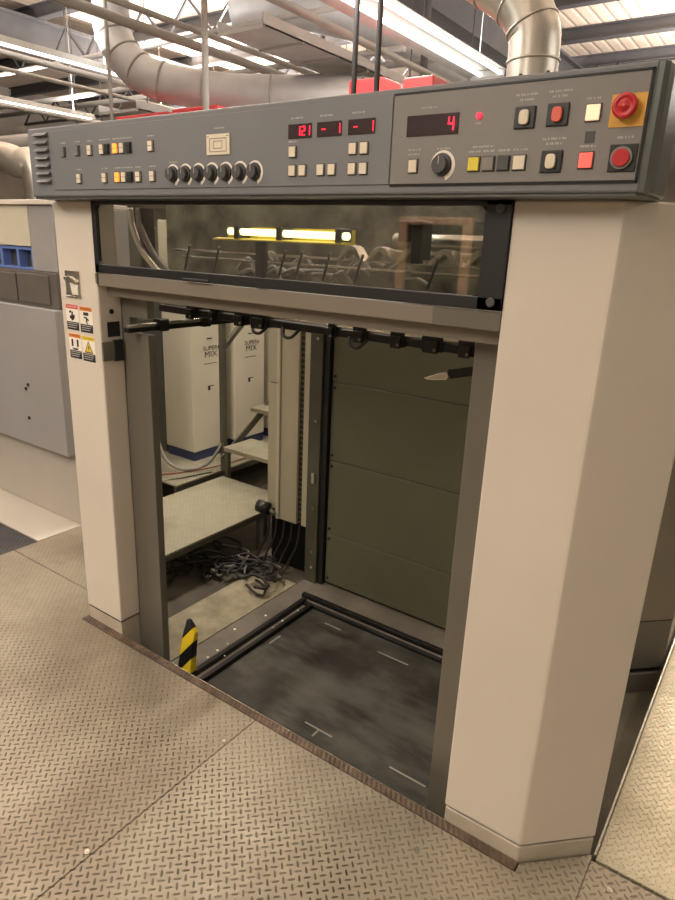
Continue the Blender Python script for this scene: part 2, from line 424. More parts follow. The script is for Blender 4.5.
# controls on the inner side of the left pillar
q = MB(); q.cyl((-.806, .052, 1.372), (-.801, .052, 1.372), .009, 16); q.build('key_lock', 'blackmetal', LP)
MB().box(-.806, -.803, .030, .085, 1.278, 1.334).build('switch_plate', 'black', LP, .001, 1)
q = MB(); q.box(-.806, -.796, .0, .05, 1.190, 1.262, 0); q.box(-.806, -.794, .05, .088, 1.186, 1.266, 1); q.box(-.796, -.7945, .01, .048, 1.235, 1.255, 0)
q.build('door_switch', ['post', 'black'], LP, .003)
# warning labels
def wlabel(x0, z1, head, hm, kind):
    w, h = .079, .098; y = -.0006; x1 = x0+w; z0 = z1-h; q = MB()
    q.box(x0, x1, y, .0002, z0, z1, 0)
    q.box(x0+.001, x1-.001, y-.0002, y, z1-.0165, z1-.001, 1)
    text_into(q, head, (x0+x1)/2, y-.0004, z1-.0088, .0125, 2 if head != 'DANGER' else 0, w*.82)
    q.box(x0+.001, x1-.001, y-.0002, y, z0+.001, z0+.032, 2)
    for i in range(3): q.box(x0+.008, x1-.008-.006*i, y-.0004, y-.0002, z0+.025-.008*i, z0+.028-.008*i, 3)
    cx_, cz_ = (x0+x1)/2, z0+.055
    P = lambda pts, m=2: q.add([(cx_+a, y-.0004, cz_+b) for a, b in pts], [tuple(range(len(pts)))], m)
    if kind == 0:      # hand drawn into rollers
        P([(-.020, .016), (-.008, .020), (-.004, .012), (-.018, .009)]); P([(-.002, .018), (.006, .014), (.004, .002), (.014, .006), (.016, -.004), (.008, -.014), (-.006, -.02), (-.010, -.008)])
        P([(-.018, -.002), (-.010, .002), (-.008, -.010), (-.016, -.012)])
    if kind == 1:      # figure struck by an object above
        P([(-.016, .022), (.016, .022), (.016, .010), (-.016, .010)]); P([(-.014, .006), (.004, .004), (.018, -.006), (.012, -.010), (.0, -.002), (-.014, .0)])
        P([(-.002, -.002), (.006, -.004), (.006, -.014), (.012, -.022), (.006, -.022), (-.002, -.014)])
    if kind == 2:      # pinch between two blocks
        P([(-.024, .020), (-.012, .020), (-.012, -.008), (-.024, -.008)]); P([(.010, .020), (.022, .020), (.022, -.008), (.010, -.008)]); P([(-.022, -.014), (.020, -.014), (.012, -.021), (-.014, -.021)])
    if kind == 3:      # warning triangle
        P([(0, .026), (.026, -.021), (-.026, -.021)]); q.add([(cx_+a, y-.0006, cz_+b) for a, b in ((0, .019), (.020, -.017), (-.020, -.017))], [(0, 1, 2)], 1)
        q.add([(cx_+a, y-.0008, cz_+b) for a, b in ((.004, .012), (-.006, -.003), (0, -.002), (-.003, -.014), (.007, .002), (.001, .001))], [tuple(range(6))], 2)
    o = q.build('warning_label', ['paper', hm, 'ink', 'inklight'], LP); o['label'] = {0: 'white warning label with red header', 1: 'white warning label with orange header, upper right', 2: 'white warning label with orange header, lower left', 3: 'warning label with yellow triangle'}[kind]
wlabel(-1.014, 1.387, 'DANGER', 'lab_red', 0); wlabel(-.927, 1.385, 'WARNING', 'lab_orange', 1)
wlabel(-1.010, 1.277, 'WARNING', 'lab_orange', 2); wlabel(-.925, 1.275, 'CAUTION', 'lab_yellow', 3)

# ------------------------------------------------------------------ control console
CY = -.08
C = thing('control_console', 'long dark grey control console with buttons, knobs and red displays', 'control console', (-.01, -.03, 1.757))
ym = CY
# body: front frame + rounded ends
q = MB()
prof = [(-1.034, .10), (-1.034, -.072), (-1.028, CY), (.999, CY), (1.008, -.074), (1.014, -.060), (1.016, -.03), (1.016, .075)]
q.prism(prof, 1.763, 1.983)
B = q.build('housing', 'console', C, .006)
q = MB(); q.prism([(-1.030, .09), (-1.030, -.072), (.998, -.072), (1.010, -.05), (1.012, .07)], 1.756, 1.764)
q.build('bottom_lip', 'trimgrey', B, .002, 1)
q = MB(); q.prism([(1.000, CY-.001), (1.010, -.075), (1.017, -.060), (1.020, -.03), (1.020, .076), (1.010, .076), (1.010, -.03), (1.004, -.055)], 1.762, 1.985)
q.build('end_cap', 'trimgrey', B, .003)
# face plates
for x0, x1, m in ((-.885, .455, 'console'), (.459, .993, 'face')):
    q = MB(); q.box(x0, x1, CY-.003, CY, 1.784, 1.968); q.build('face_plate', m, C, .001, 1)
q = MB()
for a in ((.457, .997, 1.968, 1.9715), (.457, .997, 1.7805, 1.784)): q.box(a[0], a[1], CY-.0045, CY, a[2], a[3])
q.box(.9935, .997, CY-.0045, CY, 1.7805, 1.9715)
q.build('face_trim', 'blackmetal', C)
FY = CY-.003
# vents
for i in range(7):
    z = 1.809+.0245*i; q = MB()
    q.extr([(FY-.001+.001, z+.012), (FY-.010, z+.002), (FY-.010, z), (FY+.004, z)], 0, -.985, -.905)
    q.build('vent_louver', 'console', C, .001, 1)
L = MB()     # all printed lettering
def strokes(x, z, w, seed):
    r = random.Random(seed); a = x-w/2
    while a < x+w/2-.002:
        l = r.choice((.0022, .003, .0036)); L.box(a, min(a+l, x+w/2), FY-.0003, FY, z, z+r.choice((.0032, .004))); a += l+r.choice((.001, .001, .0035))
def key(x, z, m='cream', w=.020, h=.024, base='darkgrey', name='push_button', lab=True, up=.006):
    q = MB(); q.box(x-w/2-.0025, x+w/2+.0025, FY-.0015, FY, z-h/2-.0025, z+h/2+.0025, 1)
    q.box(x-w/2, x+w/2, FY-up, FY-.0015, z-h/2, z+h/2, 0)
    o = q.build(name, [m, base], C, .0012, 2)
    if m != 'cream': o['label'] = {'litorange': 'lit orange button', 'yellow': 'yellow button', 'litred': 'lit red button', 'litwhite': 'lit cream button', 'midgrey': 'grey button', 'darkgrey': 'dark grey button', 'black': 'black button', 'console': 'unlit grey button'}.get(m, m)
    if lab: strokes(x, z+h/2+.010, .030, int(x*1000+z*777))
    return o
def rocker(x, z, m='cream'):
    q = MB(); q.box(x-.013, x+.013, FY-.0015, FY, z-.016, z+.016, 1); q.box(x-.0095, x+.0095, FY-.007, FY-.0015, z-.0135, z+.0135, 0); q.box(x-.0095, x+.0095, FY-.0074, FY-.007, z-.0006, z+.0006, 1)
    o = q.build('rocker_switch', [m, 'darkgrey'], C, .0012, 2)
    if m != 'cream': o['label'] = {'litorange': 'lit orange switch', 'console': 'grey switch', 'black': 'black switch'}[m]
    strokes(x, z+.026, .030, int(x*999+z*77))
rocker(-.818, 1.901, 'console'); rocker(-.740, 1.902, 'console')
for x in (-.672, -.608): rocker(x, 1.901)
for x, m in ((-.541, 'litorange'), (-.5085, 'cream'), (-.583, 'black'), (-.476, 'black')): rocker(x, 1.901, m)
rocker(-.374, 1.901)
for x, m in ((-.739, 'cream'), (-.604, 'cream'), (-.538, 'litorange'), (-.506, 'cream'), (-.475, 'black'), (-.437, 'cream'), (-.372, 'cream')): rocker(x, 1.818, m)
# layout key pad
q = MB(); q.box(-.139, -.051, FY-.003, FY, 1.867, 1.919, 0)
for a in ((-.128, -.062, 1.874, 1.876), (-.128, -.062, 1.907, 1.909), (-.128, -.126, 1.874, 1.909), (-.064, -.062, 1.874, 1.909),
          (-.112, -.078, 1.882, 1.884), (-.112, -.078, 1.900, 1.902), (-.112, -.110, 1.882, 1.902), (-.080, -.078, 1.882, 1.902), (-.138, -.128, 1.912, 1.914), (-.062, -.052, 1.912, 1.914)):
    q.box(a[0], a[1], FY-.0035, FY-.003, a[2], a[3], 1)
q.build('selector_pad', ['cream', 'midgrey'], C, .0008, 1); strokes(-.09, 1.932, .04, 5)
# knobs
def knob(x, z, r):
    q = MB(); q.cyl((x, FY, z), (x, FY-.006, z), r*1.1, 24); q.cyl((x, FY-.006, z), (x, FY-.018, z), r*.85, 24); q.box(x-.001, x+.001, FY-.0188, FY-.018, z, z+r*.8, 1)
    o = q.build('knob', ['darkgrey', 'inklight'], C, .0012, 2)
    d = MB(); n = 20
    for i in range(n):
        a0 = math.radians(215-i*250/n); a1 = math.radians(215-(i+1)*250/n); w0 = r*1.2; w1 = r*(1.32+.34*i/n)
        a0 -= math.radians(35); a1 -= math.radians(35)
        d.add([(x+math.cos(a0)*w0, FY-.0008, z+math.sin(a0)*w0), (x+math.cos(a1)*w0, FY-.0008, z+math.sin(a1)*w0), (x+math.cos(a1)*w1, FY-.0008, z+math.sin(a1)*w1), (x+math.cos(a0)*w1, FY-.0008, z+math.sin(a0)*w1)], [(0, 1, 2, 3)])
    d.build('dial_scale', 'paper', o)
for i in range(7): knob(-.283+.0535*i, 1.821, .0195)
strokes(-.28, 1.852, .035, 9)
knob(.589, 1.822, .0205); strokes(.592, 1.853, .035, 19)
# displays
SEG = {'1': 'bc', '2': 'abged', '4': 'fgbc', '-': 'g', '7': 'abc', ' ': '', '0': 'abcdef', '5': 'afgcd', '3': 'abgcd'}
def digits(q, s, x1, zc, w, h, pitch, y, m):
    th = w*.2
    for k_, ch in enumerate(reversed(s)):
        cx_ = x1-w/2-k_*pitch
        R = {'a': (-w/2, w/2, h/2-th, h/2), 'g': (-w/2, w/2, -th/2, th/2), 'd': (-w/2, w/2, -h/2, -h/2+th), 'f': (-w/2, -w/2+th, 0, h/2), 'b': (w/2-th, w/2, 0, h/2), 'e': (-w/2, -w/2+th, -h/2, 0), 'c': (w/2-th, w/2, -h/2, 0)}
        for sgm in SEG[ch]:
            a = R[sgm]; q.box(cx_+a[0], cx_+a[1], y-.0006, y, zc+a[2], zc+a[3], m)
def display(x0, x1, z0, z1, s, w, h, pitch, dx=.004):
    q = MB(); q.box(x0, x1, FY-.002, FY, z0, z1); o = q.build('display', 'disp', C, .0008, 1)
    d = MB(); digits(d, s, x1-dx, (z0+z1)/2, w, h, pitch, FY-.002, 0); e_ = d.build('digits', 'led', o)
    strokes((x0+x1)/2-.01, z1+.012, .038, int(x0*1000))
display(.152, .226, 1.894, 1.927, '121', .011, .021, .0155)
display(.243, .317, 1.894, 1.927, '- 1', .011, .021, .022)
display(.335, .411, 1.894, 1.927, '- 1', .011, .021, .022)
display(.495, .621, 1.882, 1.924, '4', .014, .026, .02, .010)
for x in (.168, .352, .384): key(x, 1.864, lab=x < .2)
for x in (.168, .201, .258, .292, .352, .384): key(x, 1.820, lab=False)
key(.518, 1.821, h=.026); strokes(.52, 1.853, .034, 31)
q = MB(); q.cyl((.667, FY, 1.914), (.667, FY-.004, 1.914), .0062, 16); q.build('indicator_lamp', 'led', C, .001, 2); strokes(.667, 1.898, .014, 40)
for x, m in ((.665, 'yellow'), (.698, 'midgrey'), (.731, 'darkgrey'), (.765, 'cream')): key(x, 1.821, m, .024, .026)
strokes(.682, 1.853, .046, 77)
def framed(x, z, m):
    q = MB(); q.box(x-.0215, x+.0215, FY-.004, FY, z-.0205, z+.0205, 0); o = q.build('push_button', 'black', C, .0025, 2)
    c = MB()
    pts = [(x+.0100*math.copysign(abs(math.cos(a))**.6, math.cos(a)), z+.0135*math.copysign(abs(math.sin(a))**.6, math.sin(a))) for a in [2*PI*i/24 for i in range(24)]]
    c.extr(pts[::-1], 1, FY-.011, FY-.004, 0); cc = c.build('button_cap', m, o, .0015, 2)
    strokes(x, z+.040, .046, int(x*500+z*100)); strokes(x, z+.031, .03, int(x*600+z*100))
    return o
framed(.766, 1.904, 'cream')['label'] = 'black framed button with cream cap, upper row'
framed(.832, 1.905, 'redcap')['label'] = 'black framed button with red cap'
framed(.831, 1.821, 'cream')['label'] = 'black framed button with cream cap, lower row'
key(.899, 1.904, 'litwhite', .025, .027); key(.898, 1.821, 'litred', .025, .027)
# emergency stop
q = MB(); q.box(.930, .992, FY-.0015, FY, 1.876, 1.932); ES = q.build('stop_button', 'orange', C); ES['label'] = 'red mushroom stop button on orange plate'
q = MB(); q.cyl((.958, FY, 1.909), (.958, FY-.013, 1.909), .013, 24)
ring = [(.958+.0, 0)]
prof_ = [(.012, .0185), (.015, .0222), (.019, .0218), (.021, .019), (.0215, .014), (.0202, .0135), (.0202, .009), (.0215, .0085), (.022, .0)]
n = 32; vs = []; fs = []
for d_, r_ in prof_:
    for i in range(n): vs.append((.958+r_*math.cos(2*PI*i/n), FY-d_, 1.909+r_*math.sin(2*PI*i/n)))
for a in range(len(prof_)-1):
    for i in range(n): fs.append((a*n+i, a*n+(i+1) % n, (a+1)*n+(i+1) % n, (a+1)*n+i))
q.add(vs, fs, 0, True); q.build('mushroom_head', 'red', ES)
q = MB(); q.box(.940, .990, FY-.003, FY, 1.799, 1.847, 0); o = q.build('push_button', 'black', C, .0015, 2); o['label'] = 'round red button in black square'
q = MB(); q.cyl((.9635, FY-.003, 1.823), (.9635, FY-.008, 1.823), .020, 28, 0); q.cyl((.9635, FY-.008, 1.823), (.9635, FY-.012, 1.823), .0155, 28, 1); q.build('button_cap', ['midgrey', 'red'], o, .001, 2)
strokes(.965, 1.857, .03, 111)
q = MB(); q.box(.890, .908, FY-.001, FY, 1.852, 1.872); q.build('key_slot', 'darkgrey', C)
L.build('lettering', 'inklight', C)
# small clips on top of the console
for x in (.70, .76, .86, .9):
    q = MB(); q.box(x-.006, x+.006, .03, .042, 1.983, 2.0); q.box(x-.003, x+.003, .03, .036, 2.0, 2.012); q.build('clip', 'blackmetal', C)

# ------------------------------------------------------------------ feeder head seen through the window and under the beam
H = thing('feeder_head', 'black sheet feeder head with rods and clamps hanging under the cross beam', 'feeder head', (-.04, .35, 1.35))
MB().bar((-.815, .30, 1.372), (.80, .30, 1.366), .035, .026).build('carriage_bar', 'blackmetal', H, .003)
MB().cyl((-.81, .285, 1.395), (.80, .285, 1.389), .0055, 12).build('guide_rod', 'chrome', H)
MB().cyl((-.81, .42, 1.43), (.80, .42, 1.425), .010, 12).build('drive_shaft', 'blackmetal', H)
for x, w in ((-.62, .05), (-.50, .03), (-.36, .06), (-.27, .08), (.05, .03), (.16, .05), (.30, .05), (.42, .07), (.53, .05)):
    q = MB(); q.box(x-w/2, x+w/2, .275, .33, 1.352, 1.405, 0); q.box(x-w/3, x+w/3, .262, .275, 1.348, 1.385, 0); q.cyl((x, .268, 1.40), (x, .268, 1.45), .005, 8, 1)
    q.cyl((x+w/4, .262, 1.36), (x+w/4, .256, 1.36), .005, 8, 1)
    q.build('clamp', ['blackmetal', 'post'], H, .003)
for x in (-.30, -.16, .12): MB().tube(curve([(x, .28, 1.36), (x+.02, .26, 1.338), (x+.05, .26, 1.335), (x+.07, .28, 1.36)]), .006, 8).build('hose', 'black', H)
# long side rod of the frame with its black rail
MB().bar((-.705, .045, 1.327), (-.700, .66, 1.330), .016, .012).build('side_rod', 'chrome', F, .002)
MB().bar((-.715, .045, 1.312), (-.705, .66, 1.312), .03, .018).build('side_rail', 'blackmetal', F, .002)
for yy in (.20, .42, .62): MB().box(-.73, -.68, yy-.02, yy+.02, 1.30, 1.345).build('rail_clamp', 'blackmetal', F, .003)
# work lamp with yellow shade
Wl = thing('work_lamp', 'yellow shaded tube lamp glowing behind the smoked window', 'lamp', (-.28, .36, 1.65))
MB().cyl((-.47, .34, 1.675), (.06, .34, 1.671), .012, 12).build('tube', 'worklamp', Wl)
q = MB(); q.extr([(.34, 1.653), (.315, 1.648), (.315, 1.644), (.395, 1.644), (.395, 1.692), (.391, 1.692), (.391, 1.653)], 0, -.53, .05); q.build('shade', 'yellow', Wl)
for x in (-.42, -.22, .03): MB().box(x-.012, x+.012, .322, .385, 1.650, 1.694).build('lamp_holder', 'black', Wl, .002)
# more mechanism (in the head)
q = MB(); q.cyl((.20, .40, 1.665), (.66, .40, 1.665), .022, 20, 0); q.cyl((.20, .40, 1.63), (.66, .40, 1.63), .008, 12, 0); q.build('reflection_bar', 'chrome', H)  # bright bars standing in for tube reflections in the glass
MB().cyl((-.75, .32, 1.60), (.66, .32, 1.60), .0045, 10).build('guide_rod', 'chrome', H)
MB().cyl((-.75, .36, 1.575), (.66, .36, 1.572), .004, 10).build('guide_rod', 'chrome', H)
for x in (-.58, -.43, -.13, -.06, .05, .17, .42): MB().cyl((x, .22, 1.535), (x+.028, .22, 1.62), .0045, 8).build('sucker_rod', 'blackmetal', H)
for x, z0 in ((.345, 1.60), (.30, 1.66)): MB().box(x-.016, x+.016, .27, .34, z0, 1.72).build('bracket', 'blackmetal', H, .004)
for i in range(5):
    x = .10+.11*i; q = MB(); q.extr([(x-.05, 1.60), (x-.02, 1.640), (x, 1.645), (x+.02, 1.640), (x+.05, 1.60), (x+.04, 1.598), (x, 1.632), (x-.04, 1.598)], 1, .29, .34); q.build('sheet_guide', 'chrome', H, .001)
for k_ in range(2):
    MB().tube(curve([(-.98+.05*k_, .3, 1.75), (-.97+.05*k_, .3, 1.68), (-.92+.06*k_, .30, 1.59), (-.85+.06*k_, .3, 1.53), (-.79+.05*k_, .3, 1.49)]), .012, 10).build('hose', ['chrome', 'cablegrey'][k_], H)
MB().box(-1.40, .80, .84, .85, 1.44, 1.80).build('window_backdrop', 'mottle', H)  # added panel that darkens the view through the window
MB().box(-.93, -.91, .30, .36, 1.50, 1.75).build('bracket', 'blackmetal', H)
q = MB()
for i in range(26):
    a = Vector((random.uniform(-.75, .6), random.uniform(.55, .75), random.uniform(1.50, 1.56)))
    q.tube(curve([a, a+Vector((.05, .02, random.uniform(0, .06))), a+Vector((.11, 0, random.uniform(-.02, .03)))], 5), .008, 8)
hs = q.build('hoses', 'cablegrey', H); hs['kind'] = 'stuff'
# tie bars carrying the head
for x in (-.86, .82): MB().box(x-.02, x+.02, .22, 1.07, 1.40, 1.44).build('side_beam', 'blackmetal', H, .002)
# metal flap
fl = thing('paper_flap', 'dark metal flap with bright tip sticking out in front of the olive panel', 'metal flap', (.36, .60, 1.2))
MB().extr([(.33, 1.243), (.345, 1.212), (.46, 1.245), (.61, 1.262), (.61, 1.30), (.45, 1.275)], 1, .59, .62).build('arm', 'blackmetal', fl, .002)
q = MB(); q.extr([(.245, 1.204), (.262, 1.198), (.335, 1.208), (.342, 1.222), (.335, 1.238), (.30, 1.228)], 1, .575, .625); q.build('tip', 'chrome', fl, .003)

# ------------------------------------------------------------------ first printing unit behind the pit
U = thing('printing_unit', 'olive green panelled front of the printing unit at the back of the pit', 'printing unit', (.2, 1.2, PIT))
zs = [PIT+.02, .165, .578, .992, 1.42, 1.78]
for i in range(5):
    q = MB(); q.box(-.538, .86, 1.12, 1.16, zs[i]+.0018, zs[i+1]-.0018); pn = q.build('panel', 'green', U, .002, 1)
    for bz in ((zs[i]+.03, zs[i+1]-.03) if i < 4 else ()):
        MB().cyl((-.520, 1.12, bz), (-.520, 1.114, bz), .007, 12).build('bolt', 'blackmetal', pn)
MB().box(-.535, .86, 1.135, 1.5, PIT, 1.78).build('frame', 'blackmetal', U)
q = MB(); q.box(-.575, -.545, 1.10, 1.5, PIT, 1.78, 0); q.build('gap_strip', 'black', U)
q = MB(); q.box(-.655, -.578, 1.085, 1.5, PIT+.0, 1.78); gp = q.build('side_post', 'greenpost', U, .003)
for bz in (.78, .30, .04, -.05, 1.2): MB().cyl((-.605, 1.085, bz), (-.605, 1.078, bz), .008, 12).build('bolt', 'chrome', gp)
MB().box(-.618, -.600, 1.073, 1.085, .44, .50).build('latch', 'chrome', gp, .002)
q = MB(); q.box(-.699, -.662, 1.10, 1.14, .165, 1.78); q.build('rail', 'offwhite', U, .002)
q = MB(); q.box(-.742, -.700, 1.125, 1.15, .165, 1.78); q.build('perforated_rail', 'perf', U)
q = MB(); q.box(-.862, -.743, 1.11, 1.45, .155, 1.78); q.build('column', 'offwhite', U, .004)
q = MB(); q.box(-.885, -.862, 1.100, 1.45, .155, 1.78); q.build('column_edge', 'boxwhite', U, .004)
for z0, z1 in ((.20, .92), (.925, 1.78)):
    q = MB(); q.box(-.968, -.887, 1.13, 1.45, z0, z1); q.build('side_panel', 'offwhite', U, .002)
MB().box(-.96, -.60, 1.16, 1.45, PIT, .16).build('base', 'blackmetal', U)
q = MB(); q.cyl((-1.0, 1.08, .21), (-.93, 1.10, .20), .035, 12); q.cyl((-.93, 1.10, .20), (-.88, 1.09, .185), .012, 10, 1); q.build('connector', ['black', 'post'], U)
# olive side panel edge right
# ------------------------------------------------------------------ pit: pile lift, rails, marks
R1 = MB(); R1.box(-.515, -.49, .02, .90, PIT+.004, PIT+.032); R1.box(-.452, -.43, .02, .87, PIT+.004, PIT+.032); R1.box(-.49, -.452, .02, .87, PIT+.004, PIT+.009, 1)
tag(R1.build('floor_rail', ['blackmetal', 'concmid'], None, .002), 'black double floor rail running back on the left side of the lift plate', 'floor rail')
R2 = MB(); R2.box(-.55, .60, .930, .955, PIT+.004, PIT+.028); R2.box(-.50, .60, .872, .892, PIT+.004, PIT+.024); R2.box(-.50, .60, .895, .925, PIT+.004, PIT+.01, 1)
tag(R2.build('floor_rail', ['blackmetal', 'concmid'], None, .002), 'black double floor rail across the back of the lift plate', 'floor rail')
PL = thing('lift_plate', 'dark oily steel lift plate in the pit with white chalk marks', 'lift plate', (.1, .44, PIT+.004))
MB().box(-.428, .62, .02, .868, PIT+.004, PIT+.012).build('plate', 'pile', PL, .001, 1)
mk = [((-.30, .800), (-.205, .800)), ((.03, .765), (.19, .765)), ((.05, .197), (.18, .197)), ((.118, .197), (.118, .155)), ((.43, .205), (.575, .205)), ((-.40, .50), (-.40, .58))]
q = MB()
for a, b in mk: q.bar((a[0], a[1], PIT+.0125), (b[0], b[1], PIT+.0125), .007, .001)
q.build('chalk_mark', 'chalk', PL)
# debris scraps on the pit floor
for i in range(16):
    x = random.uniform(-.62, -.44); y = random.uniform(.15, .8); r = random.uniform(.003, .007); z = PIT+(.004 if x < -.52 else .02)
    q = MB(); q.add([(x-r, y-r*.6, z), (x+r, y-r, z), (x+r*.7, y+r, z), (x-r*.8, y+r*.8, z), (x, y, z+r*.6)], [(0, 1, 4), (1, 2, 4), (2, 3, 4), (3, 0, 4), (3, 2, 1, 0)])
    tag(q.build('paper_scrap', 'paper'), 'tiny white paper scrap on the pit floor by the left rail', 'paper scrap', 'paper scraps in the pit')
# hazard taped stub
q = MB()
lv = [(-.15, -.535, .12, .040, .022), (-.09, -.532, .12, .036, .02), (-.03, -.522, .12, .034, .018), (.03, -.512, .12, .033, .016), (.075, -.503, .12, .033, .014), (.105, -.505, .12, .020, .012), (.135, -.512, .12, .008, .008)]
vs = []; fs = []
for z, x, y, w, d in lv: vs += [(x-w, y-d, z), (x+w, y-d*.7, z+w*.35), (x+w, y+d, z+w*.35), (x-w, y+d, z)]
vs[0:4] = [(-.575, .098, PIT+.004), (-.495, .102, PIT+.004), (-.495, .14, PIT+.004), (-.575, .14, PIT+.004)]
for i in range(len(lv)-1):
    for j in range(4): fs.append((i*4+j, i*4+(j+1) % 4, i*4+4+(j+1) % 4, i*4+4+j))
fs += [(3, 2, 1, 0), tuple(len(vs)-4+j for j in range(4))]
q.add(vs, fs); tag(q.build('hazard_post', 'hazard', None, .004), 'short stub wrapped in black and yellow hazard tape at the pit edge', 'hazard post')

# ------------------------------------------------------------------ left side platforms, stairs, cabinets
P1 = thing('step_platform', 'low tread plate platform beyond the left grey post', 'platform', (-1.4, 1.0, PIT))
MB().box(-1.70, -1.085, .42, 1.50, .088, .10).build('tread', 'treadp', P1, .001, 1)
for a_ in ((-1.115, -1.087), (-1.70, -1.68)): MB().box(a_[0], a_[1], .43, 1.50, .058, .088).build('frame_bar', 'greenpost', P1)
for x, y in ((-1.11, .45), (-1.11, 1.22), (-1.68, .45), (-1.68, 1.42), (-1.19, 1.38)): MB().box(x-.015, x+.015, y-.015, y+.015, PIT, .058).build('leg', 'post', P1)
P2 = thing('step_platform', 'pale tread plate platform under the ivory cabinets', 'platform', (-2.3, 2.0, PIT))
MB().box(-2.9, -1.79, 1.17, 3.0, .088, .10).build('tread', 'treadp', P2, .001, 1)
MB().box(-1.83, -1.80, 1.18, 3.0, .05, .088).build('frame', 'greenpost', P2)
for x, y in ((-1.83, 1.22), (-1.83, 2.8), (-2.85, 1.22), (-2.85, 2.8)): MB().box(x-.02, x+.02, y-.02, y+.02, PIT, .088).build('leg', 'post', P2)
# stairs
ST = thing('access_stairs', 'small metal access stairs with tread plate steps beside the ivory cabinets', 'stairs', (-1.5, 1.8, PIT))
for x0, y0, y1, z in ((-1.712, 1.525, 1.80, .30), (-1.79, 1.875, 2.15, .50), (-1.79, 2.2, 2.47, .72)):
    MB().box(x0, -1.0, y0, y1, z-.03, z).build('step', 'treadp', ST, .002, 1)
MB().bar((-1.69, 1.54, .27), (-1.69, 1.54, PIT), .03, .03).build('leg', 'greenpost', ST)
MB().bar((-1.745, 1.55, .20), (-1.76, 2.45, .76), .012, .05).build('stringer', 'greenpost', ST)
MB().bar((-1.02, 1.55, .20), (-1.02, 2.45, .76), .012, .05).build('stringer', 'greenpost', ST)
MB().bar((-1.02, 1.6, .27), (-1.02, 1.6, PIT), .03, .03).build('leg', 'greenpost', ST)
MB().bar((-1.785, 1.60, .10), (-1.785, 1.60, 1.28), .035, .035).build('handrail_post', 'greenpost', ST)
MB().bar((-1.785, 1.60, .95), (-1.785, 2.1, 1.35), .03, .03).build('handrail', 'greenpost', ST)
# ivory cabinets with lettering
def cabinet(x1, y0, w, d, label, txt=True, z1=1.75):
    c = thing('ivory_cabinet', label, 'cabinet', (x1-w/2, y0+d/2, .10), 'ivory cabinets on the pale platform')
    MB().box(x1-w+.01, x1-.005, y0+.005, y0+d-.01, .10, .165).build('plinth', 'navy', c)
    b = MB().box(x1-w, x1, y0, y0+d, .165, z1).build('body', 'boxwhite', c, .008)
    if txt:
        q = MB(); yc = y0+d*.52
        text_into(q, 'SUPER', x1+.0012, yc, .905, .045, 0, d*.42, 'side'); text_into(q, 'MIX', x1+.0012, yc+.005, .862, .060, 0, d*.36, 'side')
        q.add([(x1+.0012, yc+d*.22, .90), (x1+.0012, yc+d*.28, .89), (x1+.0012, yc+d*.24, .925)], [(0, 1, 2)])
        for i in range(7): q.box(x1, x1+.0012, yc-.06+.018*i, yc-.048+.018*i, .795, .801)
        q.box(x1, x1+.0012, yc-.03, yc+.03, .632, .638); q.box(x1, x1+.0012, yc-.028, yc-.005, .605, .634); q.box(x1, x1+.0012, yc-.03, yc+.02, .97, .978)
        q.build('lettering', 'ink', c)
    return c
cabinet(-2.06, 1.58, .30, .33, 'ivory cabinet with black lettering and navy base, left of the grey rail post')
cabinet(-2.06, 2.00, .30, .33, 'ivory cabinet with black lettering, right of the grey rail post')
cabinet(-1.98, 2.42, .5, .62, 'plain ivory cabinet without lettering behind the stairs', False, 1.9)
tag(MB().box(-2.72, -2.385, 1.60, 2.2, .10, 1.7).build('dark_cabinet', 'darkpanel', None, .006), 'dark grey cabinet left of the ivory cabinets', 'cabinet')
# shadowy cupboard left
# cables
def cable(pts, r, m, label, group=None, cat='cable'):
    tag(MB().tube(curve(pts), r, 8).build('cable', m), label, cat, group)
cable([(-2.25, 1.40, .28), (-2.17, 1.36, .26), (-2.08, 1.33, .18), (-1.98, 1.35, .13), (-1.90, 1.42, .125), (-1.84, 1.5, .16), (-1.80, 1.57, .26), (-1.79, 1.62, .35)], .011, 'cablegrey', 'thick grey hose sagging above the pale platform')
cable([(-2.12, 1.10, -.05), (-2.08, 1.14, .06), (-2.03, 1.2, .105), (-1.95, 1.35, .105), (-1.86, 1.62, .105), (-1.84, 2.0, .105), (-1.85, 2.5, .105)], .004, 'cablered', 'thin reddish cable lying across the pale platform')
cable([(-2.0, 1.02, -.13), (-1.97, 1.08, .0), (-1.93, 1.16, .09), (-1.86, 1.3, .105), (-1.8, 1.5, .105)], .004, 'cable', 'thin black cable hanging over the pale platform front')
for i in range(46):
    x = random.uniform(-1.25, -.72); y = random.uniform(.60 if x < -1.08 else .84, 1.06); pts = []; a = random.uniform(0, 6.28); r0 = random.uniform(.04, .10)
    cx_, cy_ = x, y
    for j in range(7):
        a += random.uniform(.5, 1.0)
        pts.append((max(-1.45, min(-.70, cx_+r0*math.cos(a))), max(.5 if x < -1.05 else .78, min(1.10, cy_+r0*math.sin(a)*.9)), PIT+.010+i*.0011+random.uniform(0, .02)))
        cx_ += random.uniform(-.05, .02); cy_ += random.uniform(-.04, .02)
    cable(pts, random.choice((.005, .007, .009)), random.choice(('cable', 'cable', 'cable', 'cable', 'cablegrey')), 'loose cable in the tangled heap at the foot of the ivory column', 'tangled cables on the pit floor')
for i in range(5):
    x = -.95+.055*i
    cable([(x, 1.13, .15), (x+.01, 1.10, .05), (x-.02, 1.07, -.05), (x-.03, 1.02, PIT+.03), (x-.08, .93, PIT+.015)], .006, 'cable', 'black cable dropping from the ivory column to the heap', 'cables dropping from the column')

